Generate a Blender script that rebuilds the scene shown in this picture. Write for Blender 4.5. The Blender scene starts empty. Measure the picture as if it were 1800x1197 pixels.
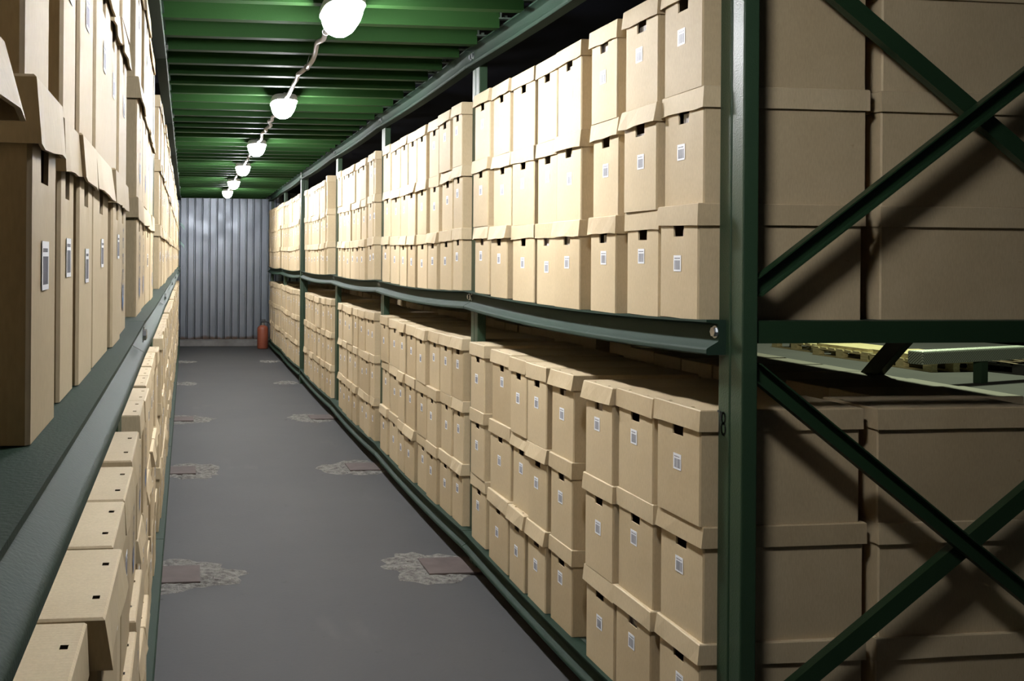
import bpy, math, random
from mathutils import Vector, Matrix
random.seed(7)
D = bpy.data
SC = bpy.context.scene
COL = SC.collection

# ------------------------------------------------------------------ helpers
class MB:
    """collects vertices and faces and links them as ONE mesh object"""
    def __init__(s): s.v, s.f, s.m = [], [], []
    def add(s, vs, fs, mat=0, M=None):
        n = len(s.v)
        if M is not None: vs = [tuple(M @ Vector(p)) for p in vs]
        s.v += vs
        s.f += [tuple(i+n for i in f) for f in fs]
        s.m += ([mat]*len(fs) if isinstance(mat, int) else list(mat))
    def box(s, a, b, mat=0, M=None):
        x0,y0,z0 = a; x1,y1,z1 = b
        s.add([(x0,y0,z0),(x1,y0,z0),(x1,y1,z0),(x0,y1,z0),(x0,y0,z1),(x1,y0,z1),(x1,y1,z1),(x0,y1,z1)],
              [(0,3,2,1),(4,5,6,7),(0,1,5,4),(1,2,6,5),(2,3,7,6),(3,0,4,7)], mat, M)
    def sweep(s, prof, path, mat=0, cap=True):
        """prof: list of (o, z) closed polygon; path: list of functions (o,z)->xyz"""
        n = len(prof); vs = []
        for P in path: vs += [P(o, z) for o, z in prof]
        fs = []
        for i in range(len(path)-1):
            for j in range(n):
                k = (j+1) % n
                fs.append((i*n+j, i*n+k, (i+1)*n+k, (i+1)*n+j))
        if cap: fs += [tuple(range(n-1,-1,-1)), tuple(range((len(path)-1)*n, len(path)*n))]
        s.add(vs, fs, mat)
    def tube(s, pts, r, seg=8, mat=0):
        pts = [Vector(p) for p in pts]; n = len(pts); vs = []; fs = []
        for i, p in enumerate(pts):
            t = (pts[min(i+1,n-1)] - pts[max(i-1,0)]).normalized()
            a = t.orthogonal().normalized() if i == 0 else (a - t*a.dot(t)).normalized()
            b = t.cross(a)
            rr = r[i] if isinstance(r, (list,tuple)) else r
            vs += [tuple(p + (a*math.cos(2*math.pi*k/seg) + b*math.sin(2*math.pi*k/seg))*rr) for k in range(seg)]
        for i in range(n-1):
            for k in range(seg):
                q = (k+1) % seg
                fs.append((i*seg+k, i*seg+q, (i+1)*seg+q, (i+1)*seg+k))
        fs += [tuple(range(seg-1,-1,-1)), tuple(range((n-1)*seg, n*seg))]
        s.add(vs, fs, mat)
    def lathe(s, prof, seg=24, mat=0, c=(0,0,0)):
        vs = []; fs = []
        for r, z in prof:
            vs += [(c[0]+r*math.cos(2*math.pi*k/seg), c[1]+r*math.sin(2*math.pi*k/seg), c[2]+z) for k in range(seg)]
        for i in range(len(prof)-1):
            for k in range(seg):
                q = (k+1) % seg
                fs.append((i*seg+k, i*seg+q, (i+1)*seg+q, (i+1)*seg+k))
        fs += [tuple(range(seg-1,-1,-1)), tuple(range((len(prof)-1)*seg, len(prof)*seg))]
        s.add(vs, fs, mat)
    def mesh(s, name, mats, smooth=None):
        me = D.meshes.new(name)
        me.from_pydata(s.v, [], s.f)
        for m in (mats if isinstance(mats, (list,tuple)) else [mats]): me.materials.append(m)
        if any(s.m): me.polygons.foreach_set('material_index', s.m)
        if smooth:
            me.polygons.foreach_set('use_smooth', [True]*len(me.polygons))
            me.set_sharp_from_angle(angle=math.radians(smooth))
        me.update()
        return me
    def build(s, name, mats, parent=None, smooth=None, bevel=0):
        o = D.objects.new(name, s.mesh(name, mats, smooth)); COL.objects.link(o)
        if parent is not None: o.parent = parent
        if bevel:
            b = o.modifiers.new('edges', 'BEVEL'); b.width = bevel; b.segments = 2; b.limit_method = 'ANGLE'; b.angle_limit = math.radians(50)
        return o

def tag(o, label, cat=None, group=None, kind=None):
    o['label'] = label
    if cat: o['category'] = cat
    if group: o['group'] = group
    if kind: o['kind'] = kind
    return o
def thing(name, label, cat, loc=(0,0,0), rz=0, group=None):
    o = D.objects.new(name, None); COL.objects.link(o)
    o.location = loc; o.rotation_euler = (0,0,rz); o.empty_display_size = .05
    return tag(o, label, cat, group)

# ------------------------------------------------------------------ materials
def mat(name, col, rough=.5, metal=0., spec=.5):
    m = D.materials.new(name); m.use_nodes = True
    nt = m.node_tree; b = nt.nodes['Principled BSDF']
    b.inputs['Base Color'].default_value = (*col, 1); b.inputs['Roughness'].default_value = rough
    b.inputs['Metallic'].default_value = metal; b.inputs['Specular IOR Level'].default_value = spec
    return m, nt, b
def nd(nt, t, **kw):
    n = nt.nodes.new(t)
    for k, v in kw.items():
        if k in n.inputs: n.inputs[k].default_value = v
        else: setattr(n, k, v)
    return n
def ramp(nt, fac, stops):
    r = nt.nodes.new('ShaderNodeValToRGB'); e = r.color_ramp.elements
    while len(e) < len(stops): e.new(.5)
    for x, (p, c) in zip(e, stops): x.position = p; x.color = (*c, 1) if len(c) == 3 else c
    nt.links.new(fac, r.inputs['Fac']); return r.outputs['Color']
def noise(nt, scale, detail=3, coord='Object', rough=.5, stretch=None):
    tc = nt.nodes.new('ShaderNodeTexCoord'); n = nd(nt, 'ShaderNodeTexNoise', Scale=scale, Detail=detail, Roughness=rough)
    src = tc.outputs[coord]
    if stretch:
        mp = nt.nodes.new('ShaderNodeMapping'); mp.inputs['Scale'].default_value = stretch
        nt.links.new(src, mp.inputs['Vector']); src = mp.outputs['Vector']
    nt.links.new(src, n.inputs['Vector']); return n.outputs['Fac']
def mixc(nt, fac, a, b, mode='MIX'):
    m = nt.nodes.new('ShaderNodeMix'); m.data_type = 'RGBA'; m.blend_type = mode
    for sock, v in ((m.inputs[0], fac), (m.inputs[6], a), (m.inputs[7], b)):
        if isinstance(v, (int,float)): sock.default_value = v
        elif isinstance(v, tuple): sock.default_value = (*v, 1)
        else: nt.links.new(v, sock)
    return m.outputs[2]
def bump(nt, b, h, strength, dist=.01):
    n = nd(nt, 'ShaderNodeBump', Strength=strength, Distance=dist)
    nt.links.new(h, n.inputs['Height']); nt.links.new(n.outputs['Normal'], b.inputs['Normal'])

def cardboard(name, ca, cb):
    m, nt, b = mat(name, ca, .62, 0, .32)
    c1 = mixc(nt, ramp(nt, noise(nt, 5, 4), [(.35,(0,0,0)),(.7,(1,1,1))]), ca, cb)
    fib = ramp(nt, noise(nt, 260, 2, stretch=(1,1,.25)), [(.3,(.93,.93,.93)),(.7,(1.04,1.04,1.04))])
    c2 = mixc(nt, 1., c1, fib, 'MULTIPLY')
    oi = nt.nodes.new('ShaderNodeObjectInfo')
    c3 = mixc(nt, 1., c2, ramp(nt, oi.outputs['Random'], [(0,(.84,.82,.79)),(.5,(.98,.98,.98)),(1,(1.06,1.07,1.09))]), 'MULTIPLY')
    sp = ramp(nt, noise(nt, 34, 2), [(.74,(1,1,1)),(.80,(.86,.83,.78))])
    nt.links.new(mixc(nt, 1., c3, sp, 'MULTIPLY'), b.inputs['Base Color'])
    tc = nt.nodes.new('ShaderNodeTexCoord')
    wv = nd(nt, 'ShaderNodeTexWave', Scale=46., Distortion=.6); wv.bands_direction = 'X'
    nt.links.new(tc.outputs['Object'], wv.inputs['Vector'])
    bump(nt, b, wv.outputs['Fac'], .035, .004)
    return m
CARD = cardboard('cardboard', (.520,.412,.258), (.465,.362,.220))
CARDL = cardboard('cardboard_lid', (.530,.424,.270), (.48,.378,.234))

def paint(name, col, rough, wear=(.22,.23,.21), amount=.80, orange=.25, spec=.5):
    m, nt, b = mat(name, col, rough, 0, spec)
    w = ramp(nt, noise(nt, 9, 6, rough=.7), [(amount,(0,0,0)),(amount+.04,(1,1,1))])
    c = mixc(nt, w, mixc(nt, noise(nt, 3, 3), col, tuple(x*.78 for x in col)), wear)
    nt.links.new(c, b.inputs['Base Color'])
    bump(nt, b, noise(nt, 240, 2), orange, .002)
    return m
GREEN = paint('green_paint', (.0135,.036,.0145), .42)
GREENP = paint('green_post_paint', (.023,.050,.025), .42, orange=.5)
GREENB = paint('green_beam_paint', (.016,.034,.022), .66, (.065,.08,.07), .70, spec=.14)
GREENS = paint('green_shelf_paint', (.055,.074,.059), .62, (.09,.105,.094), .66, spec=.2)
GREENJ = paint('green_joist_paint', (.0135,.040,.0105), .62, spec=.05)
DECK, nt, b = mat('dark_deck_steel', (.006,.007,.012), .85, 0, .05)
STEEL, nt, b = mat('zinc_steel', (.55,.56,.58), .28, 1.)
RUST, nt, b = mat('rusty_plate', (.20,.135,.115), .8)
nt.links.new(ramp(nt, noise(nt, 12, 5), [(.3,(.055,.038,.034)),(.7,(.080,.058,.052))]), b.inputs['Base Color'])
WHITE, nt, b = mat('label_paper', (.80,.81,.84), .45)
INK, nt, b = mat('label_ink', (.20,.20,.23), .6)
BLUE, nt, b = mat('print_blue', (.10,.20,.42), .6)
PRINT, nt, b = mat('print_dark', (.09,.10,.13), .6)
PAPER, nt, b = mat('file_paper', (.68,.64,.62), .7)
nt.links.new(ramp(nt, noise(nt, 30, 2, stretch=(6,1,.1)), [(.35,(.34,.27,.24)),(.65,(.78,.75,.74))]), b.inputs['Base Color'])
BLACKP, nt, b = mat('black_marking', (.012,.014,.013), .6)
RED, nt, b = mat('extinguisher_red', (.22,.058,.030), .45)
BLACK, nt, b = mat('black_rubber', (.012,.012,.014), .5)
GREY, nt, b = mat('grey_cable', (.30,.29,.29), .45)
HOUS, nt, b = mat('lamp_housing', (.55,.56,.58), .45)
STRAP, nt, b = mat('pale_green_strap', (.30,.52,.42), .35)

GLOW = D.materials.new('lamp_glass'); GLOW.use_nodes = True
b = GLOW.node_tree.nodes['Principled BSDF']
b.inputs['Base Color'].default_value = (.9,.9,.9,1); b.inputs['Roughness'].default_value = .3
b.inputs['Emission Color'].default_value = (.975,.985,1.0,1); b.inputs['Emission Strength'].default_value = 322.

GLOWD = GLOW.copy(); GLOWD.name = 'added_lamp_glass'; GLOWD.node_tree.nodes['Principled BSDF'].inputs['Emission Strength'].default_value = 150.  # weaker glow for the added lamp out of view

CONC, nt, b = mat('floor_concrete', (.2,.2,.2), .70, 0, .18)
c = mixc(nt, noise(nt, .9, 5, 'Object', .6), (.042,.042,.044), (.066,.0655,.0645))
c = mixc(nt, ramp(nt, noise(nt, 14, 6, 'Object', .7), [(.62,(0,0,0)),(.80,(1,1,1))]), c, (.034,.033,.033))
c = mixc(nt, ramp(nt, noise(nt, 2.2, 4, 'Object', .6, (1,.35,1)), [(.62,(0,0,0)),(.72,(.6,.6,.6))]), c, (.074,.072,.069))
c = mixc(nt, ramp(nt, noise(nt, 7, 2), [(.76,(0,0,0)),(.785,(1,1,1))]), c, (.028,.027,.027))
nt.links.new(c, b.inputs['Base Color'])
bump(nt, b, noise(nt, 60, 4), .15, .004)
RUBB, nt, b = mat('broken_concrete', (.4,.38,.35), .9)
c = mixc(nt, ramp(nt, noise(nt, 30, 6, rough=.7), [(.38,(0,0,0)),(.60,(1,1,1))]), (.062,.057,.051), (.185,.178,.160))
c = mixc(nt, ramp(nt, noise(nt, 60, 3), [(.62,(0,0,0)),(.68,(1,1,1))]), c, (.04,.032,.027))
nt.links.new(c, b.inputs['Base Color']); bump(nt, b, noise(nt, 45, 6), .9, .02)
SILL, nt, b = mat('sill_concrete', (.27,.26,.25), .85)
nt.links.new(ramp(nt, noise(nt, 5, 5), [(.3,(.12,.114,.108)),(.7,(.20,.195,.19))]), b.inputs['Base Color'])

GALV, nt, b = mat('galvanised_sheet', (.5,.53,.58), .38, .85)
c = mixc(nt, noise(nt, 2.5, 5, 'Object', .65, (1,1,.35)), (.115,.130,.155), (.225,.245,.275))
c = mixc(nt, ramp(nt, noise(nt, 6, 6, 'Object', .7, (1,1,.5)), [(.66,(0,0,0)),(.80,(1,1,1))]), c, (.060,.058,.058))
sx = nt.nodes.new('ShaderNodeTexCoord'); sp = nt.nodes.new('ShaderNodeSeparateXYZ'); nt.links.new(sx.outputs['Object'], sp.inputs[0])
ma = nd(nt, 'ShaderNodeMath', operation='MULTIPLY_ADD'); nt.links.new(noise(nt, 9, 4), ma.inputs[0]); ma.inputs[1].default_value = -.10
nt.links.new(sp.outputs['Z'], ma.inputs[2])
c = mixc(nt, ramp(nt, ma.outputs[0], [(.075,(1,1,1)),(.115,(0,0,0))]), c, (.10,.07,.055))
nt.links.new(c, b.inputs['Base Color'])
nt.links.new(ramp(nt, noise(nt, 4, 4), [(.3,(.30,.30,.30)),(.7,(.48,.48,.48))]), b.inputs['Roughness'])
bump(nt, b, noise(nt, 3.5, 3, 'Object', .5, (1,1,.4)), .25, .02)

WOOD, nt, b = mat('pallet_wood', (.42,.36,.20), .75)
nt.links.new(ramp(nt, noise(nt, 6, 4, stretch=(1,8,8)), [(.3,(.34,.29,.15)),(.7,(.52,.45,.26))]), b.inputs['Base Color'])
PLAST, nt, b = mat('black_plastic', (.014,.014,.016), .5)
FLATC, nt, b = mat('flat_cardboard', (.26,.20,.14), .8)
TREAD, nt, b = mat('tread_plate', (.36,.40,.36), .42, .7)
tc = nt.nodes.new('ShaderNodeTexCoord')
ck = nd(nt, 'ShaderNodeTexWave', Scale=18., Distortion=0.); ck.bands_direction = 'DIAGONAL'
nt.links.new(tc.outputs['Object'], ck.inputs['Vector']); bump(nt, b, ck.outputs['Fac'], .9, .01)
nt.links.new(ramp(nt, ck.outputs['Fac'], [(.35,(.20,.23,.20)),(.65,(.46,.50,.45))]), b.inputs['Base Color'])

# ------------------------------------------------------------------ dimensions
XR, XL = 1.42, -.14                       # the two racks' post faces towards the aisle
PR = [2.404, 4.75, 7.09, 9.35, 12.0, 14.49, 16.75]          # near edge of every post of the braced rack
PL = [-2.3, .06, 2.404, 4.75, 7.09, 9.35, 12.0, 14.49, 16.75]
ZF, ZM, ZT = .180, 1.372, 2.566           # top of floor beam, shelf beam and ceiling beam
PW = .115
SAG = .020
H, LEN, LH = .3165, .472, .058
YW = 17.3
SAGL = .006
def sag_at(P, y):
    for a, c in zip(P, P[1:]):
        if a <= y < c:
            t = (y - a - PW/2) / (c - a)
            return (SAGL if P is PL else SAG) * max(0., 1 - (2*t-1)**2)
    return 0.

# ------------------------------------------------------------------ setting
def structure(o, label=None):
    o['kind'] = 'structure'
    if label: o['label'] = label
    return o
f = MB(); f.add([(-14,-12,0),(26,-12,0),(26,34,0),(-14,34,0)], [(0,1,2,3)])
FLOOR = structure(f.build('floor', CONC), 'grey worn concrete floor of the aisle')

def patch(cx, cy, rx, ry, parent, seed):
    rnd = random.Random(seed); m = MB(); n = 36; rings = [0, .35, .65, .86, 1.]
    vs = [(cx, cy, .004)]; fs = []
    out = [1 + .22*math.sin(3*a+seed) * .5 + rnd.uniform(-.13,.13) for a in [2*math.pi*k/n for k in range(n)]]
    for r in rings[1:]:
        for k in range(n):
            a = 2*math.pi*k/n
            vs.append((cx + rx*r*out[k]*math.cos(a), cy + ry*r*out[k]*math.sin(a), .0008 if r == 1 else rnd.uniform(.002,.011)))
    for k in range(n): fs.append((0, 1+k, 1+(k+1)%n))
    for i in range(len(rings)-2):
        for k in range(n):
            q = (k+1) % n
            fs.append((1+i*n+k, 1+(i+1)*n+k, 1+(i+1)*n+q, 1+i*n+q))
    m.add(vs, fs); return m.build('broken_concrete_patch', RUBB, parent)
for i, y in enumerate(PR[1:6]):
    s = 1 if i < 3 else .62
    patch(1.22, y+.06, .245*s+.0, .25*s, FLOOR, i*3+1)
    patch(-.02, y+.06, .27*s, .25*s, FLOOR, i*3+2)
    if i < 3:
        for (xa, xb) in ((1.17, 1.44), (-.22, .075)):
            p = MB(); p.box((xa, y-.07, .004), (xb, y+.18, .0135)); p.build('rusty_base_plate', RUST, FLOOR, bevel=.002)

# end wall of corrugated sheet
w = MB(); prof = []; x = -1.75; pitch = .127
while x < 4.2:
    prof += [(x, 0), (x+.090, 0), (x+.099, .028), (x+.109, .028), (x+.112,.012), (x+.115,.012), (x+.118, .028), (x+.1182,.028)]
    x += pitch
vs = []
for z in (.10, 2.9): vs += [(px, YW+py, z) for px, py in prof]
n = len(prof); w.add(vs, [(i, i+1, n+i+1, n+i) for i in range(n-1)])
structure(w.build('wall_back', GALV), 'corrugated galvanised sheet wall closing the aisle')
s = MB(); s.box((-1.75, YW-.24, 0), (4.2, YW+.10, .105)); structure(s.build('trim_1', SILL, bevel=.01), 'low concrete sill under the corrugated wall')

for nm, a, bb in (('wall_right', (25.6,-12,0), (26,34,7)), ('wall_left', (-14,-12,0), (-13.6,34,7)), ('wall_far', (-13.6,33.6,0), (25.6,34,7))):
    m = MB(); m.box(a, bb); structure(m.build(nm, SILL), 'plain concrete wall of the hall')
# ceiling: dark deck on green joists
c = MB(); c.box((-1.35, -2.4, 2.652), (2.75, YW+.05, 2.68))
CEIL = structure(c.build('ceiling', DECK), 'dark steel deck overhead')
y = 3.885 - .3217*4; k = 0
while y < YW-.1:
    j = MB(); dz = random.uniform(-.004,.004)
    t, hgt, fl = .004, .116, .05
    pr = [(0,0),(fl,0),(fl,t),(t,t),(t,hgt-t),(fl,hgt-t),(fl,hgt),(0,hgt)]     # channel, web towards the camera end
    xa, xb = XL+.028, XR-.075
    yy = y + random.uniform(-.01,.01); sk = -.018
    j.sweep(pr, [lambda o, z, X=X, yy=yy, sk=sk: (X, yy+o+sk*(X-XR), 2.535+z) for X in (xa, xb)])
    j.build('joist', GREENJ, CEIL)
    q = MB(); q.box((xb-.004, yy-.004, 2.574), (xb+.052, yy+.034, 2.580)); q.box((xb+.002, yy-.004, 2.580), (xb+.008, yy+.034, 2.640)); q.box((xb+.022, yy+.008, 2.580), (xb+.036, yy+.022, 2.592))
    q.build('joist_bracket', GREENS, CEIL)
    y += .3217; k += 1

# ------------------------------------------------------------------ racks
BEAM = [(0,0),(0,-.006),(-.030,-.010),(-.034,-.014),(-.036,-.052),(-.032,-.058),(-.006,-.073),(-.001,-.077),(0,-.081),(0,-.089),(-.004,-.093),(-.055,-.093),(-.055,0)]
def beam(sgn, X, P, k, ztop, parent, ya, yb, s=SAG):
    """aisle beam of bay k; sgn -1: aisle on the -X side"""
    m = MB(); N = 12
    path = []
    for i in range(N+1):
        yy = ya + (yb-ya)*i/N; dz = s*(1-(2*i/N-1)**2)
        path.append(lambda o, z, yy=yy, dz=dz: (X + sgn*((.055 if sgn < 0 else .04)+o), yy, ztop-dz+z))
    m.sweep(BEAM if sgn < 0 else BEAM[::-1], path)
    return m.build('shelf_beam', GREENB, parent, smooth=40)
def post(sgn, X, y, h, parent, name='post', w=.043):
    x0, x1 = sorted((X, X - sgn*w)); m = MB()
    m.box((x0, y, 0), (x1, y+.055, h)); m.box((x0, y+.060, 0), (x1, y+PW, h))
    m.box((x0+.008, y+.054, 0), (x1-.008, y+.061, h))
    return m.build(name, GREENP, parent, bevel=.004)
def bolt(x, y, z, sgn, parent):
    m = MB()
    vs = []; 
    for d, r in ((0,.013),(.009,.013)): vs += [(x+sgn*d, y+r*math.cos(a*math.pi/3), z+r*math.sin(a*math.pi/3)) for a in range(6)]
    m.add(vs, [(i,(i+1)%6,6+(i+1)%6,6+i) for i in range(6)] + [tuple(range(5,-1,-1)), tuple(range(6,12))])
    vs = []
    for d, r in ((0,.017),(.002,.017)): vs += [(x+sgn*d, y+r*math.cos(a*math.pi/8), z+r*math.sin(a*math.pi/8)) for a in range(16)]
    m.add(vs, [(i,(i+1)%16,16+(i+1)%16,16+i) for i in range(16)] + [tuple(range(16,32))])
    return m.build('bolt', STEEL, parent)
def deck(sgn, P, k, z, parent, xf, xb):
    m = MB(); N = 10; ya, yb = P[k]+PW, P[k+1]
    prof = [(xf,-.0045),(xb,-.0045),(xb,-.0005),(xf,-.0005)]
    m.sweep(prof if sgn < 0 else prof[::-1], [lambda o, zz, yy=ya+(yb-ya)*i/N: (o, yy, z+zz-sag_at(P, min(yy, P[k+1]-.001))) for i in range(N+1)])
    return m.build('shelf_panel', GREENS, parent)
def channel(p0, p1, y, open_front, parent, w=.046, d=.026):
    """diagonal of channel section in the end frame's plane, from p0 to p1 (x, z)"""
    a = Vector((p0[0], 0, p0[1])); bb = Vector((p1[0], 0, p1[1])); t = (bb-a).normalized(); nrm = Vector((-t.z, 0, t.x))
    if nrm.z < 0: nrm = -nrm
    th = .004; h = w/2
    if open_front: pr = [(-h,0),(-h,d),(h,d),(h,0),(h-th,0),(h-th,d-th),(-h+th,d-th),(-h+th,0)]
    else: pr = [(-h,0),(h,0),(h,d),(h-th,d),(h-th,th),(-h+th,th),(-h+th,d),(-h,d)]
    m = MB()
    m.sweep(pr, [lambda o, z, q=q: tuple(q + nrm*o + Vector((0, y+z, 0))) for q in (a, bb)])
    return m.build('cross_brace', GREEN, parent)

XB = 2.62
RR = thing('storage_rack', 'tall green steel rack with diagonal cross braces across its end frame', 'rack', (0,0,0))
for i, yp in enumerate(PR):
    p = post(-1, XR, yp, 2.60, RR)
    post(-1, XB-.043, yp, 2.60, RR)
    if i == 4:
        m = MB(); m.box((XR-.045, yp-.005, 0), (XR-.002, yp+.075, 2.60)); m.build('joining_post', GREENP, RR, bevel=.004)
    if i == 0:                                           # stencilled figures on the near post
        m = MB()
        def stroke(pts, wd=.0062):
            for (a0, z0), (a1, z1) in zip(pts, pts[1:]):
                t = Vector((0, a1-a0, z1-z0)).normalized(); q = Vector((0, -t.z, t.y))*wd/2; e = t*wd*.3
                A = Vector((XR-.0006, a0, z0))-e; B = Vector((XR-.0006, a1, z1))+e
                m.add([tuple(A-q), tuple(B-q), tuple(B+q), tuple(A+q)], [(0,1,2,3)])
        def loop(cy, cz, ry, rz):
            stroke([(cy+ry*math.cos(a*math.pi/9), cz+rz*math.sin(a*math.pi/9)) for a in range(19)])
        yc = yp+.087
        loop(yc, 1.1105, .0085, .0145); loop(yc, 1.0815, .0100, .0155)
        stroke([(yc+.028, 1.125), (yc+.014, 1.125), (yc+.022, 1.066)])
        m.build('stencilled_number', BLACKP, p)
for k in range(6):
    ya = PR[k] + (.078 if k == 0 else .060); yb = PR[k+1]+.054
    if k == 3: yb = PR[4]-.006
    if k == 4: ya = PR[4]+.078
    for z in (ZF, ZM, ZT):
        bo = beam(-1, XR, PR, k, z, RR, ya, yb, SAG if z < 2 else .012)
        if z > 1 :
            for yy in (ya+.018, yb-.018): bolt(XR-.020, yy, z-.033, -1, bo)
    for z in (ZF, ZM):
        deck(-1, PR, k, z, RR, XR+.002, XB)
        beam(1, XB, PR, k, z, RR, PR[k]+.060, PR[k+1]+.054)
yb_ = 2.418
channel((1.466, 2.425), (2.575, 1.59), yb_+.029, False, RR)         # upper pair
channel((1.466, 1.455), (2.575, 2.275), yb_-.004, True, RR)
channel((1.466, 1.245), (2.575, .385), yb_-.004, True, RR)          # lower pair
channel((1.466, .295), (2.575, 1.115), yb_+.029, False, RR)
for z in (1.345, 2.54, .12):
    m = MB(); m.box((XR+.044, yb_+.0, z-.030), (XB-.044, yb_+.004, z+.028)); m.box((XR+.044, yb_+.004, z+.024), (XB-.044, yb_+.034, z+.028))
    m.build('end_beam', GREEN, RR)
m = MB(); m.sweep([(-.045,0),(.045,0),(.045,.004),(-.041,.004),(-.041,.03),(-.045,.03)], [lambda o, z, q=q: (2.53+z, q[0]+o, q[1]) for q in ((3.98,.62),(2.75,1.72))])
m.build('back_brace', GREEN, RR)

RL = thing('storage_rack', 'long green steel rack loaded with archive boxes along the aisle, without end braces', 'rack', (0,0,0))
for i, yp in enumerate(PL):
    post(1, XL-.018, yp, 2.60, RL); post(1, -1.26, yp, 2.60, RL)
for k in range(len(PL)-1):
    ya, yb = PL[k]+.060, PL[k+1]+.054
    for z in (ZF, ZM, ZT):
        bo = beam(1, XL, PL, k, z, RL, ya, yb, SAGL if z < 2 else .012)
        if z > 1:
            for yy in (ya+.018, yb-.018): bolt(XL+.036, yy, z-.033, 1, bo)
    for z in (ZF, ZM): deck(1, PL, k, z, RL, XL-.002, -1.3)
for z0 in (1.72, 2.03):                                   # loose strapping tails on the last post
    m = MB()
    for q in range(3):
        m.tube([(XL+.002, 16.74, z0+.03*q), (XL+.035, 16.70, z0+.02+.02*q), (XL+.075, 16.70, z0-.01+.015*q), (XL+.10, 16.70, z0-.05+.02*q)], .0035, 5)
    m.build('strapping_tail', STRAP, RL)

# ------------------------------------------------------------------ archive boxes
def carton_mesh(mb, w, L, h, lh, n, nd_, bul, M=None):
    c, t = .004, .0042
    zn = h - lh + .004 - nd_
    ring = [(-w/2+c,0,0),(-n-.002,0,0),(-n+.003,0,1),(n-.003,0,1),(n+.002,0,0),(w/2-c,0,0),
            (w/2,c,0),(w/2,L*.5,0),(w/2,L-c,0),(w/2-c,L,0),(-w/2+c,L,0),(-w/2,L-c,0),(-w/2,L*.5,0),(-w/2,c,0)]
    N = len(ring); lv = [0., .35*h, .64*h, None]
    def P(i, l, inner):
        x, y, low = ring[i]; z = lv[l]
        if z is None: z = zn if low else h
        k = bul * math.sin(math.pi*min(1, z/h)) if l in (1,2) else 0
        if y == 0: y -= k*max(0, 1-(2*x/w)**2)
        elif abs(abs(x)-w/2) < 1e-6: x += math.copysign(k*.8, x)*(1-(2*y/L-1)**2)
        if inner:
            x *= 1-2*t/w; y = (y-L/2)*(1-2*t/L)+L/2
            if l == 0: z = t
        return (x, y, z)
    vs = [P(i, l, inn) for inn in (0,1) for l in range(4) for i in range(N)]
    o = lambda i, l, inn=0: inn*4*N + l*N + (i % N)
    fs = []
    for l in range(3):
        for i in range(N):
            fs.append((o(i,l), o(i+1,l), o(i+1,l+1), o(i,l+1)))
            fs.append((o(i,l,1), o(i,l+1,1), o(i+1,l+1,1), o(i+1,l,1)))
    for i in range(N): fs.append((o(i,3), o(i+1,3), o(i+1,3,1), o(i,3,1)))
    fs.append(tuple(o(i,0) for i in range(N-1,-1,-1))); fs.append(tuple(o(i,0,1) for i in range(N)))
    mb.add(vs, fs, 0, M)
def lid_mesh(mb, w, L, H_, lh, flare, rnd, slit=True, M=None):
    t = .0035; y0, y1 = -.005, L+.005; e = .0028
    xs = [-w/2, -w*.3, 0, w*.3, w/2]
    sd = rnd.uniform(0,.003)
    wav = [rnd.uniform(-.0022,.0022) for _ in range(7)]; lean = rnd.uniform(-.003,.003)
    ring = [(x, y0, 1) for x in xs] + [(w/2, L*.5, 0), (w/2, y1, 0), (-w/2, y1, 0), (-w/2, L*.5, 0)]
    N = len(ring)
    def P(i, l, inn):
        x, y, fr = ring[i]
        if l == 0:
            z = H_-lh + (wav[i] if fr else 0) + (lean*x/(w/2) if fr else 0)
            if fr: y -= flare*(1+.4*wav[i]/.0022)
            x += math.copysign(sd, x) if abs(x) > w*.4 else 0
        elif l == 1: z = H_-e
        else:
            z = H_; x -= math.copysign(e, x) if abs(x) > w*.4 else 0
            y += e if y == y0 else (-e if y == y1 else 0)
        if inn: x *= 1-2*t/w; y = (y-L/2)*(1-2*t/L)+L/2
        return (x, y, z)
    vs = [P(i,l,0) for l in range(3) for i in range(N)] + [P(i,l,1) for l in range(2) for i in range(N)]
    o = lambda i, l: l*N + (i % N)
    fs = []
    for i in range(N):
        fs += [(o(i,0), o(i+1,0), o(i+1,1), o(i,1)), (o(i,1), o(i+1,1), o(i+1,2), o(i,2)),
               (o(i,3), o(i,4), o(i+1,4), o(i+1,3)), (o(i,0), o(i,3), o(i+1,3), o(i+1,0))]
    mb.add(vs, fs, 0, M)
    a = w*.24; s = .006
    gx = [-w/2+e, -a-s, -a+s, a-s, a+s, w/2-e]; gy = [y0+e, y0+.012, y0+.0205, y1-e]
    vs = [(x, y, H_) for y in gy for x in gx]
    fs = [(r*6+q, r*6+q+1, (r+1)*6+q+1, (r+1)*6+q) for r in range(3) for q in range(5) if not (slit and r == 1 and q in (1,3))]
    mb.add(vs, fs, 0, M)
def label_mesh(mb, cx, cz, y, rnd, M=None, mats=(0,1)):
    wl, hl = .0215, .0225
    mb.box((cx-wl, y-.0006, cz-hl), (cx+wl, y, cz+hl), mats[0], M)
    x = cx-wl+.006
    while x < cx+wl-.006:
        bw = rnd.choice((.0014,.0022,.003)); 
        mb.box((x, y-.0009, cz-hl+.005), (x+bw, y-.0006, cz+hl-.014), mats[1], M); x += bw + rnd.choice((.0014,.002))
    x = cx-wl+.006
    while x < cx+wl-.008:
        bw = rnd.uniform(.002,.006)
        mb.box((x, y-.0009, cz+hl-.010), (x+bw, y-.0006, cz+hl-.0065), mats[1], M); x += bw+.002
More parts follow.
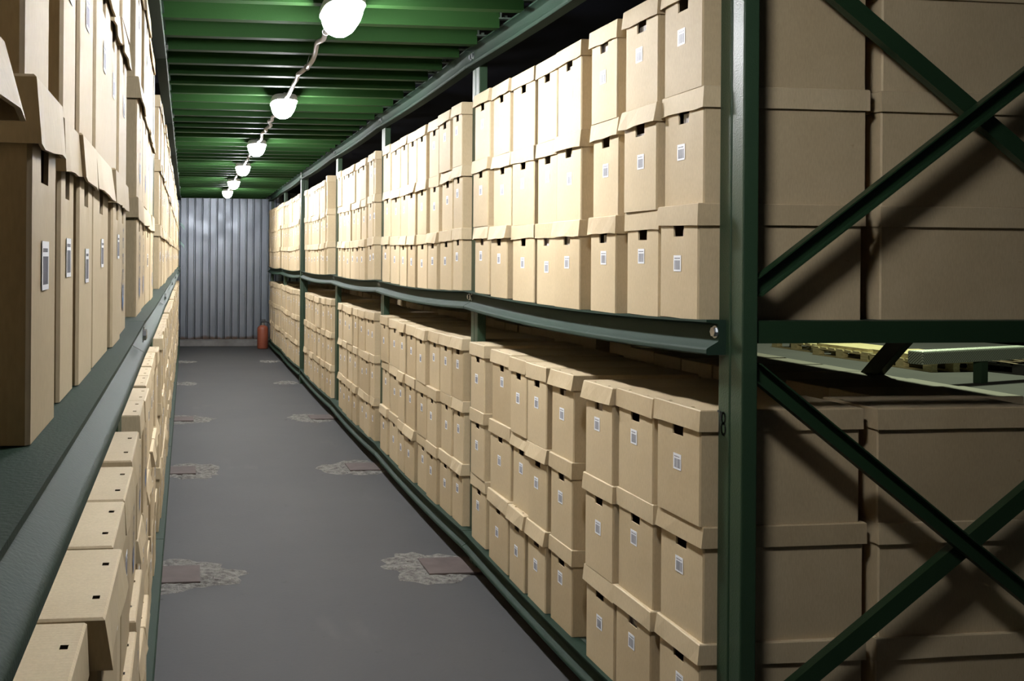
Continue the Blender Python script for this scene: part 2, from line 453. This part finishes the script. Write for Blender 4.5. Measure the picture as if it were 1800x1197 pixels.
def logo_mesh(mb, y, h, M=None, mats=(0,1)):
    """tall printed oval with dark glyphs and a blue arc at its foot"""
    cz, rx, rz = h*.42, .040, .088
    for (a0, a1, wd, mt) in ((0, 360, .0035, mats[1]), (205, 335, .016, mats[0])):
        n = 36; vs = []; fs = []
        for i in range(n+1):
            a = math.radians(a0 + (a1-a0)*i/n)
            for r in (1, 1-wd/.05): vs.append((rx*r*math.cos(a), y, cz+rz*r*math.sin(a)))
        for i in range(n): fs.append((2*i, 2*i+2, 2*i+3, 2*i+1))
        mb.add(vs, fs, mt, M)
    for g in range(4):
        z = cz+.056-g*.033
        for (xa, xb, za, zb) in ((-.016,-.008,-.011,.011),(-.008,.012,.004,.011),(.005,.014,-.011,.006)):
            mb.add([(xa,y,z+za),(xb,y,z+za),(xb,y,z+zb),(xa,y,z+zb)], [(0,1,2,3)], mats[1], M)

ORD = 'first second third fourth fifth sixth seventh eighth ninth tenth eleventh twelfth'.split()
TIER = ('bottom', 'middle', 'top')
BOXES = []        # every box: key, base position, width, rotation, front setback ..., label, group
def col_add(rack, shelf, bay, idx, ya, yb, front, tiers=3, row=0, jit=.006, over=None):
    if rack == 'R' and row == 0: jit = .009
    for t in range(tiers):
        r = random.Random(hash_(rack, shelf, bay, idx, t, row))
        j0, j1 = r.uniform(-jit,jit)*.6, r.uniform(-jit,jit)*.6
        d = dict(rack=rack, shelf=shelf, bay=bay, idx=idx, tier=t, row=row, ya=ya+max(0,j0)*.6, yb=yb+min(0,j1)*.6, front=front + r.uniform(-jit,jit), seed=r.random())
        if over: d.update(over(t))
        BOXES.append(d)
def hash_(*a):
    h = 17
    for x in a:
        for ch in str(x): h = (h*131 + ord(ch)) % 1000003
    return h
def regular(a, b, n=None):
    n = n or round((b-a)/.283); p = (b-a)/n
    return [(a+i*p+.003, a+(i+1)*p-.003) for i in range(n)]

UP = [
 [(2.565,2.815),(2.822,3.06),(3.111,3.334),(3.407,3.661),(3.67,3.896),(3.916,4.197),(4.22,4.474),(4.518,4.77)],
 [(4.928,5.153),(5.182,5.429),(5.461,5.688),(5.726,5.984),(5.994,6.225),(6.231,6.443),(6.532,6.819),(6.835,7.08)],
 [(7.215,7.42),(7.43,7.66),(7.75,7.99),(7.995,8.23),(8.235,8.465),(8.495,8.725),(8.73,8.96),(8.97,9.22)],
 [(9.48,9.74),(9.78,9.98),(10.07,10.25),(10.28,10.50),(10.51,10.74),(10.75,10.98),(10.985,11.25),(11.30,11.55),(11.56,11.82)],
 regular(12.13,14.47), regular(14.62,16.73)]
LO = [
 [(2.593,2.855),(2.873,3.135),(3.139,3.379),(3.532,3.761),(3.777,4.006),(4.010,4.229),(4.237,4.536),(4.60,4.841)],
 [(4.998,5.21),(5.233,5.483),(5.508,5.76),(5.77,6.03),(6.068,6.336),(6.345,6.544),(6.573,6.877),(6.897,7.166)],
 [(7.40,7.588),(7.60,7.832),(7.837,8.129),(8.20,8.413),(8.45,8.718),(8.75,8.995),(9.012,9.254)],
 [(9.48,9.79),(9.818,10.105),(10.19,10.454),(10.545,10.80),(10.81,11.08),(11.09,11.36),(11.37,11.64),(11.66,11.93)],
 regular(12.13,14.47), regular(14.62,16.73)]
def scaled(cols, k, bay):
    lo, hi = PR[bay]+PW+.003, PR[bay+1]-.002
    return [(max(lo, a*k), min(hi, c_*k)) for a, c_ in cols]
for bay in range(4): UP[bay] = scaled(UP[bay], .981, bay); LO[bay] = scaled(LO[bay], .977, bay)
def ov0(t): return dict(ya=2.90, yb=3.14) if t == 0 else {}
for bay in range(6):
    for i, (a, b_) in enumerate(UP[bay]):
        fr = 1.376
        if bay == 3 and i == 0: fr = 1.340
        if bay == 1 and i in (5,): fr = 1.372
        if bay == 1 and i in (6,7): fr = 1.386
        col_add('R', 'upper', bay, i, a, b_, fr)
    for i, (a, b_) in enumerate(LO[bay]):
        col_add('R', 'lower', bay, i, a, b_, 1.387 if not (bay == 0 and i in (1,2)) else 1.380)
    # second row, behind the first
    for shelf in ('upper', 'lower'):
        for i, (a, b_) in enumerate(regular(PR[bay]+.119, PR[bay+1]-.02, 9)):
            col_add('R', shelf, bay, i, a, b_, 1.900 if bay == 0 and i == 0 else 2.09, row=1)

LU = [
 [(.24,.47),(.48,.735),(.864,1.037),(1.118,1.264),(1.267,1.456),(1.46,1.755),(1.78,1.99),(1.995,2.27)],
 [(2.65,2.985),(2.99,3.365),(3.37,3.70),(3.71,4.05),(4.14,4.37),(4.40,4.62)],
 regular(4.92,7.05), regular(7.25,9.3), regular(9.5,11.95), regular(12.16,14.45), regular(14.65,16.70)]
LLO = [
 [(.30,.56),(.57,.845),(.85,1.124),(1.135,1.403),(1.412,1.672),(1.677,1.942),(1.985,2.318)],
 [(2.545,2.81),(2.82,3.09),(3.16,3.42),(3.43,3.69),(3.73,3.98),(3.99,4.24),(4.25,4.50)],
 regular(4.92,7.05), regular(7.25,9.3), regular(9.5,11.95), regular(12.16,14.45), regular(14.65,16.70)]
for bay in range(7):
    for i, (a, b_) in enumerate(LU[bay]):
        fr = -.134
        if bay == 1 and i >= 4: fr = -.17
        col_add('L', 'upper', bay, i, a, b_, fr, jit=.005)
    for i, (a, b_) in enumerate(LLO[bay]):
        fr = -.108
        if bay == 0: fr = {3:-.092, 4:-.104, 5:-.104, 2:-.112}.get(i, -.11)
        if bay == 1: fr = -.118 if i < 2 else -.128
        if bay >= 2: fr = -.125
        col_add('L', 'lower', bay, i, a, b_, fr, jit=.006, over=(lambda t, fr=fr: dict(front=fr + (.010 if t < 2 else 0))) if bay == 0 else None)

# the 300 boxes that show largest; the others are one object
SHOWN = set('''Lu000c Ru001a Ru010a Rl021a Rl010a Rl020a Ru000a Ru020a Ru011a Rl011a Ru021a Rl001a Ll020d Rl000a Rl020b Lu000d Lu000e Rl010b Rl020d Ru010b Rl020c Ru020b
Lu010c Rl000b Ru000b Ru000c Lu000f Ru020c Ru010d Ru000d Lu010d Ru010c Rl010c Ru020d Rl000d Rl010d Lu010f Rl000c Ll020e Rl020e Ll020c Lu010e Ll020f Lu000g
Rl020g Ru010f Rl020f Rl000e Ru020f Ru000f Rl010e Ll020g Ru020e Rl120a Ru010e Rl020h Ru000g Lu010h Ru000e Rl010g Lu110a Lu100a Ru020g Rl000g Rl000f Ru010g
Rl021b Ru010h Ru120a Lu010g Ru100a Ru110a Rl010f Ru020h Rl100a Rl110a Ru000h Rl010h Rl120b Ll010g Rl000h Rl120d Rl120c Ru120b Lu120a Lu120b Ru100b Rl110c
Rl100b Ll120b Lu000h Rl110b Rl021c Rl100c Ll120a Ru110b Rl120e Ru100c Ru110d Ru110c Rl021f Ru120d Rl100e Rl120g Rl021d Lu000b Rl220a Ru100d Rl021g Ru120c
Rl021e Rl110e Rl120f Lu110b Rl110d Rl120h Ru100e Rl100d Ru110e Ll010f Rl021h Ru110g Rl210a Ru120g Ru100g Ru120e Rl200a Rl121a Lu100c Ru120f Rl100h Ru100f
Rl110f Rl100g Ru200a Ll120g Ru100h Ll110a Rl220c Lu100b Ru120h Ru110h Ru210a Ru320a Ru110f Rl110h Ru310a Rl110g Ll110e Rl100f Lu020h Ru300a Ru220a Ru200c
Ru220c Ll220a Rl320a Rl220e Ll110c Ll120e Ll100a Lu100d Lu120d Rl220d Lu110d Ru210c Ll200a Rl200d Ru210b Rl210b Ru220b Rl200b Rl220b Ll120d Rl210d Ll100b
Rl220g Rl220f Rl200e Rl320d Ru200b Ll120c Rl200c Lu200a Ru210d Ll100e Ru200d Rl210c Rl210e Ll100g Lu110c Ru220d Ll210a Ll110f Ru220e Ru210f Ru200f Ll120f
Rl210f Rl320c Lu210a Rl300a Ru220f Ru210e Rl121d Ll110b Lu220a Ru220h Ru200e Ll210b Rl200f Rl310a Rl310c Ru200h Lu210b Ru220g Rl210g Ru210g Ru210h Rl310b
Rl300b Rl200g Rl121e Rl300c Rl121c Rl121b Rl320g Rl320b Lu220e Rl221a Ru200g Rl300d Rl320f Lu120c Rl310e Ll200b Rl121f Lu220b Rl300h Lu200c Ll220d Ll220c
Ru300c Rl310d Ru320c Ru310e Ru300e Rl320e Rl320h Rl300f Ru310d Ru320e Rl300e Ru320g Ru300f Rl121h Rl310g Ru320i Ru310i Ru310h Rl221c Rl221d Ru300i Rl420c
Ll110d Ru320d Rl410c Ru310c Ll220g Lu200e Rl121g Ru300d Rl420e Rl310h Ll210g Rl420g Ll100c Ru320f Ll100d Ru310f Ru300g Lu320a Ru300h Ru420d Ru310g Rl310f
Ll100f Rl221e Ru320h Lu210f Ll110g Lu310c Lu220c Rl221g Ru500a Ru400b Lu210d Ll200c Rl400f Ll200d'''.split())
def key(d): return d['rack']+d['shelf'][0]+str(d['bay'])+str(d['tier'])+str(d['row'])+chr(97+d['idx'])

def transform(d):
    sg = 1 if d['rack'] == 'R' else -1
    P = PR if d['rack'] == 'R' else PL
    yc = (d['ya']+d['yb'])/2
    z = (ZM if d['shelf'] == 'upper' else ZF) - sag_at(P, yc) + .0012 + d['tier']*H
    r = random.Random(int(d['seed']*1e6)+5)
    rz = (-math.pi/2 if sg > 0 else math.pi/2) + r.uniform(-.018,.018)*(1 if d['rack'] == 'R' and d['row'] == 0 else .4)
    return (d['front'], yc, z), rz, r
def describe(d):
    rk = 'braced rack' if d['rack'] == 'R' else 'opposite rack'
    if d['row'] == 1:
        return f"cardboard archive box behind the end braces, inner column, {d['shelf']} shelf, {TIER[d['tier']]} tier"
    return f"cardboard archive box on {rk}, {d['shelf']} shelf, {ORD[d['bay']]} bay, {TIER[d['tier']]} tier, {ORD[d['idx']]} from near post"
mass = MB()
LOGO = {'Lu100a','Lu100b','Lu110a','Lu110b','Lu100d','Lu110d','Ll020g','Ll120a','Ll120b','Lu000h'}
for d in BOXES:
    ky = key(d)
    loc, rz, r = transform(d)
    w = d['yb']-d['ya']; L = LEN
    n = min(.032, w*.15); bul = r.uniform(.0004,.0016)
    flare = r.choice((.001,.002,.003,.005,.007,.010)) if d['tier'] < 2 or d['rack'] == 'R' else r.uniform(.001,.004)
    if d['rack'] == 'L' and d['bay'] == 0: flare = {'Lu000b': .016, 'Lu010b': .012, 'Lu000c': .004}.get(ky, r.uniform(.002,.007))
    if d['row'] == 1: flare = .001
    h = H-.004; cw = w-.016
    lx = r.uniform(-.012,.012)*min(1, w/.2); lz = h-LH+.004-.030-r.uniform(.045,.085)
    back = d['row'] == 1
    if ky not in SHOWN:
        M = Matrix.Translation(loc) @ Matrix.Rotation(rz, 4, 'Z')
        carton_mesh(mass, cw, L, h, LH, n, .030, bul, M); lid_mesh(mass, w, L, H, LH, flare, r, True, M)
        if not back: label_mesh(mass, lx, lz, -bul-.0006, r, M, (1,2))
        continue
    o = thing('archive_box', describe(d), 'box', loc, rz, f"archive boxes on the {'braced' if d['rack']=='R' else 'opposite'} rack's {d['shelf']} shelf")
    m = MB(); carton_mesh(m, cw, L, h, LH, n, .030, bul); m.build('carton', CARD, o, smooth=35)
    m = MB(); lid_mesh(m, w, L, H, LH, flare, r); m.build('lid', CARDL, o)
    if back: continue
    if ky in LOGO:
        m = MB(); logo_mesh(m, -bul-.0008, h); tag(m.build('printed_mark', [BLUE, PRINT], o), 'dark and blue oval print')
    else:
        m = MB(); label_mesh(m, lx, lz, -bul-.0006, r); tag(m.build('barcode_label', [WHITE, INK], o), 'small white barcode sticker')
    if r.random() < .6 and d['bay'] < (3 if d['rack'] == 'R' else 1):
        m = MB(); xa = r.uniform(-.06,.012)*w/.26; m.box((xa, .014, .008), (cw/2-.008, L-.03, h-.045-r.uniform(0,.03))); m.build('file_bundle', PAPER, o)
if mass.v:
    o = mass.build('archive_box_rows', [CARD, WHITE, INK], None, smooth=35)
    tag(o, 'remaining cardboard archive boxes in the far bays and hidden back rows of both racks', 'boxes', None, 'stuff')

# ------------------------------------------------------------------ lamps and cable
LAMPS = [3.82, 6.17, 8.56, 10.65, 12.78, 14.70, 1.45]  # last one is an added unseen lamp, brightening the opposite rack's near boxes
LX = .592
PLACE = ['first and largest along the aisle ceiling', 'second along the aisle ceiling', 'third along the aisle ceiling', 'fourth along the aisle ceiling', 'fifth along the aisle ceiling', 'last before the corrugated wall', 'added out of view to brighten the opposite rack']
def superell(a, bb, n, e=3.):
    out = []
    for k in range(n):
        t = 2*math.pi*k/n; ct, st = math.cos(t), math.sin(t)
        out.append((a*math.copysign(abs(ct)**(2/e), ct), bb*math.copysign(abs(st)**(2/e), st)))
    return out
for i, y in enumerate(LAMPS):
    o = thing('bulkhead_lamp', f'glowing white bulkhead lamp under the joists, {PLACE[i]}', 'lamp', (LX, y, 2.492), 0, 'bulkhead lamps along the aisle')
    m = MB(); n = 32; rings = [(1.,.0),(1.,-.010),(.95,-.032),(.84,-.056),(.66,-.076),(.40,-.090),(.12,-.094)]
    vs = []; fs = []
    for s, z in rings: vs += [(x*s if s > .9 else x*s, yy*(s if s > .6 else s*1.15), z) for x, yy in superell(.074, .170, n)]
    for r_ in range(len(rings)-1):
        for k in range(n):
            q = (k+1) % n; fs.append((r_*n+q, r_*n+k, (r_+1)*n+k, (r_+1)*n+q))
    fs += [tuple(range((len(rings)-1)*n, len(rings)*n)), tuple(range(n-1,-1,-1))]
    m.add(vs, fs); m.build('glass_dome', GLOW if i < 6 else GLOWD, o, smooth=50)
    m = MB(); vs = []; fs = []
    rg = [(1.05,-.006),(1.05,.016),(.98,.030),(.6,.036)]
    for s, z in rg: vs += [(x*s, yy*s, z) for x, yy in superell(.076, .174, n)]
    for r_ in range(len(rg)-1):
        for k in range(n):
            q = (k+1) % n; fs.append((r_*n+k, r_*n+q, (r_+1)*n+q, (r_+1)*n+k))
    fs += [tuple(range(n-1,-1,-1)), tuple(range((len(rg)-1)*n, len(rg)*n))]
    m.add(vs, fs); m.build('housing', HOUS, o, smooth=40)
    m = MB()
    for yy in (-.08, .08): m.tube([(0, yy, .03), (0, yy, .050)], .008, 8)
    m.build('mounting_stem', HOUS, o)
cab = thing('power_cable', 'grey kinked cable linking the lamps along the ceiling', 'cable', (0,0,0))
pts = []; r = random.Random(3); y = 2.6
ties = []
segs = []
def cable_run(ya, yb):
    n = max(6, int((yb-ya)/.11)); P = []
    for i in range(n+1):
        t = i/n; e = math.sin(math.pi*t)
        P.append((LX + e*r.uniform(-.015,.013), ya+(yb-ya)*t, 2.490 + .014*e*abs(math.sin(5*t+ya)) + (r.uniform(-.008,.008) if 0 < i < n else 0)))
    return P
bounds = [2.6] + [v for y in LAMPS[:6] for v in (y-.19, y+.19)]
for a, b_ in zip(bounds[0::2], bounds[1::2]):
    P = cable_run(a, b_); m = MB()
    Q = []
    for i in range(len(P)-1):                              # soft kinks
        p0, p1, p2, p3 = (Vector(P[max(0, min(len(P)-1, i+q))]) for q in (-1,0,1,2))
        for t in (0,.25,.5,.75):
            Q.append(tuple(.5*((2*p1)+(p2-p0)*t+(2*p0-5*p1+4*p2-p3)*t*t+(3*p1-p0-3*p2+p3)*t**3)))
    Q.append(P[-1]); m.tube(Q, .0115, 9); co = m.build('cable', GREY, cab, smooth=60)
    for i in (2, len(P)//2, len(P)-2):
        px, py, pz = P[i]; t = MB()
        t.tube([(px+.0145*math.cos(q*math.pi/6), py, pz+.0145*math.sin(q*math.pi/6)) for q in range(13)], .002, 5)
        t.tube([(px, py, pz+.013), (px+.012, py+.004, pz+.060)], .0016, 5)
        t.build('cable_tie', GREY, co)

# ------------------------------------------------------------------ fire extinguisher at the end wall
fe = thing('fire_extinguisher', 'red fire extinguisher with black hose standing by the corrugated wall', 'fire extinguisher', (1.272, 16.62, 0))
m = MB(); m.lathe([(.080,0),(.088,.008),(.092,.02),(.092,.325),(.086,.352),(.066,.378),(.036,.392),(.030,.396)], 28); m.build('cylinder_body', RED, fe, smooth=40)
m = MB(); m.lathe([(.030,.392),(.030,.418),(.024,.422),(.024,.432)], 16); m.build('neck_collar', STEEL, fe, smooth=40)
m = MB(); m.box((-.03,-.02,.43),(.03,.02,.462)); m.box((-.05,-.012,.462),(.045,.012,.474)); m.box((-.045,-.010,.482),(.035,.010,.492)); m.box((.028,-.01,.455),(.045,.01,.49)); m.build('valve_handle', BLACK, fe, bevel=.004)
m = MB(); m.tube([(.03,0,.448),(.06,0,.452),(.10,-.01,.445),(.122,-.02,.40),(.125,-.02,.30),(.124,-.02,.20),(.120,-.015,.12)], [.012]*5+[.02,.024], 10); m.build('hose', BLACK, fe, smooth=60)

# ------------------------------------------------------------------ hall seen beyond the rack
def pallet(x, y, rz, label, m_, grp=None):
    o = thing('pallet', label, 'pallet', (x, y, 0), rz, grp)
    for yy in (-.35, 0, .35):
        b = MB(); b.box((-.6, yy-.05, 0), (.6, yy+.05, .022)); b.build('bottom_board', m_, o)
        for xx in (-.52, 0, .52):
            b = MB(); b.box((xx-.072, yy-.05, .022), (xx+.072, yy+.05, .10)); b.build('block', m_, o)
    b = MB()
    for q in range(7): b.box((-.6+q*.1775-.0, -.4, .122), (-.6+q*.1775+.135, .4, .144))
    for yy in (-.35, 0, .35): b.box((-.6, yy-.05, .10), (.6, yy+.05, .122))
    b.build('top_deck', m_, o); return o
PG = 'wooden pallets on the hall floor'
pallet(10.75, 15.95, math.radians(93), 'pale wooden pallet at the far end of the pallet line', WOOD, PG)
pallet(10.62, 14.58, math.radians(95), 'pale wooden pallet in the middle of the pallet line', WOOD, PG)
pallet(10.60, 13.20, math.radians(92), 'pale wooden pallet next to the tread plate barrier', WOOD, PG)
p4 = pallet(11.45, 12.85, math.radians(107), 'black plastic pallet under flattened cardboard sheets', PLAST)
for (x, y, z, rz, a, bb, t, lb) in ((10.62, 14.58, .144, 1.66, .55, .36, .05, 'pale board lying on the middle pallet'), (10.62, 13.20, .144, 1.60, .58, .38, .07, 'pale board lying on the pallet by the barrier')):
    b = MB(); b.box((-a,-bb,0),(a,bb,t)); o = b.build('board', WOOD, bevel=.004); o.location = (x,y,z); o.rotation_euler = (0,0,rz); tag(o, lb, 'board')
for q in range(5):
    b = MB(); N = 8
    b.sweep([(-.36,0),(.36,0),(.36,.006),(-.36,.006)], [lambda o, z, i=i, q=q: (-.55+1.1*i/N, o, z+.010*math.sin(i*.9+q*1.7)**2) for i in range(N+1)])
    o = b.build('cardboard_sheet', FLATC); o.location = (11.45+.02*q, 12.85, .1445+.0178*q); o.rotation_euler = (0,0,math.radians(107+q*3-6))
    tag(o, 'flattened brown cardboard sheet in the stack on the black pallet', 'cardboard sheet', 'flattened cardboard sheets on the black pallet')
br = thing('barrier', 'low grey tread plate barrier on short posts across the hall', 'barrier', (9.98, 11.45, 0), math.radians(17))
b = MB(); b.box((-1.25,-.10,.285),(2.6,.10,.445)); b.build('tread_plate_rail', TREAD, br, bevel=.02)
for xx in (-.0, 1.2, 2.4):
    b = MB(); b.box((xx-.07,-.05,0),(xx+.07,.05,.286)); b.build('barrier_post', GREENB, br, bevel=.004)

# ------------------------------------------------------------------ lights
def area(name, loc, target, size, energy, col):
    l = D.lights.new(name, 'AREA'); l.shape = 'DISK'; l.size = size; l.energy = energy; l.color = col
    o = D.objects.new(name, l); COL.objects.link(o); o.location = loc
    o.rotation_euler = (Vector(target)-Vector(loc)).to_track_quat('-Z', 'Y').to_euler(); return o
area('cross_aisle_lamp', (.9, -1.9, 4.0), (1.6, 2.4, 1.2), .55, 840, (1.0,.95,.67))
area('hall_lamp', (11.2, 13.6, 8.5), (10.6, 13.4, 0), 1.6, 1500, (.88,1.0,.66))
wd = D.worlds.new('hall_ambient'); SC.world = wd; wd.use_nodes = True
bg = wd.node_tree.nodes['Background']; bg.inputs['Color'].default_value = (.70,.82,.95,1); bg.inputs['Strength'].default_value = .014

# ------------------------------------------------------------------ camera
F, WID = 1750., 1800.
psi, roll = math.atan(.125), .007
cam = D.cameras.new('camera'); co = D.objects.new('camera', cam); COL.objects.link(co)
fw = Vector((math.sin(psi), math.cos(psi), 0)); rt = Vector((math.cos(psi), -math.sin(psi), 0)); up = Vector((0,0,1))
# picture turned clockwise by the roll = camera turned counter-clockwise
r2 = rt*math.cos(roll) + up*math.sin(roll); u2 = up*math.cos(roll) - rt*math.sin(roll)
co.matrix_world = Matrix(((r2.x,u2.x,-fw.x,0),(r2.y,u2.y,-fw.y,0),(r2.z,u2.z,-fw.z,1.53),(0,0,0,1)))
cam.sensor_width = 36; cam.lens = 36*F/WID
cam.shift_x, cam.shift_y = .19625, -.08109
cam.clip_start = .02; cam.clip_end = 200
SC.camera = co
vs = SC.view_settings; vs.view_transform = 'Standard'; vs.look = 'None'; vs.gamma = 1; vs.exposure = 0; vs.use_curve_mapping = False
SC.cycles.use_denoising = True
SC.cycles.sample_clamp_indirect = 6.
SC.cycles.max_bounces = 8; SC.cycles.diffuse_bounces = 5
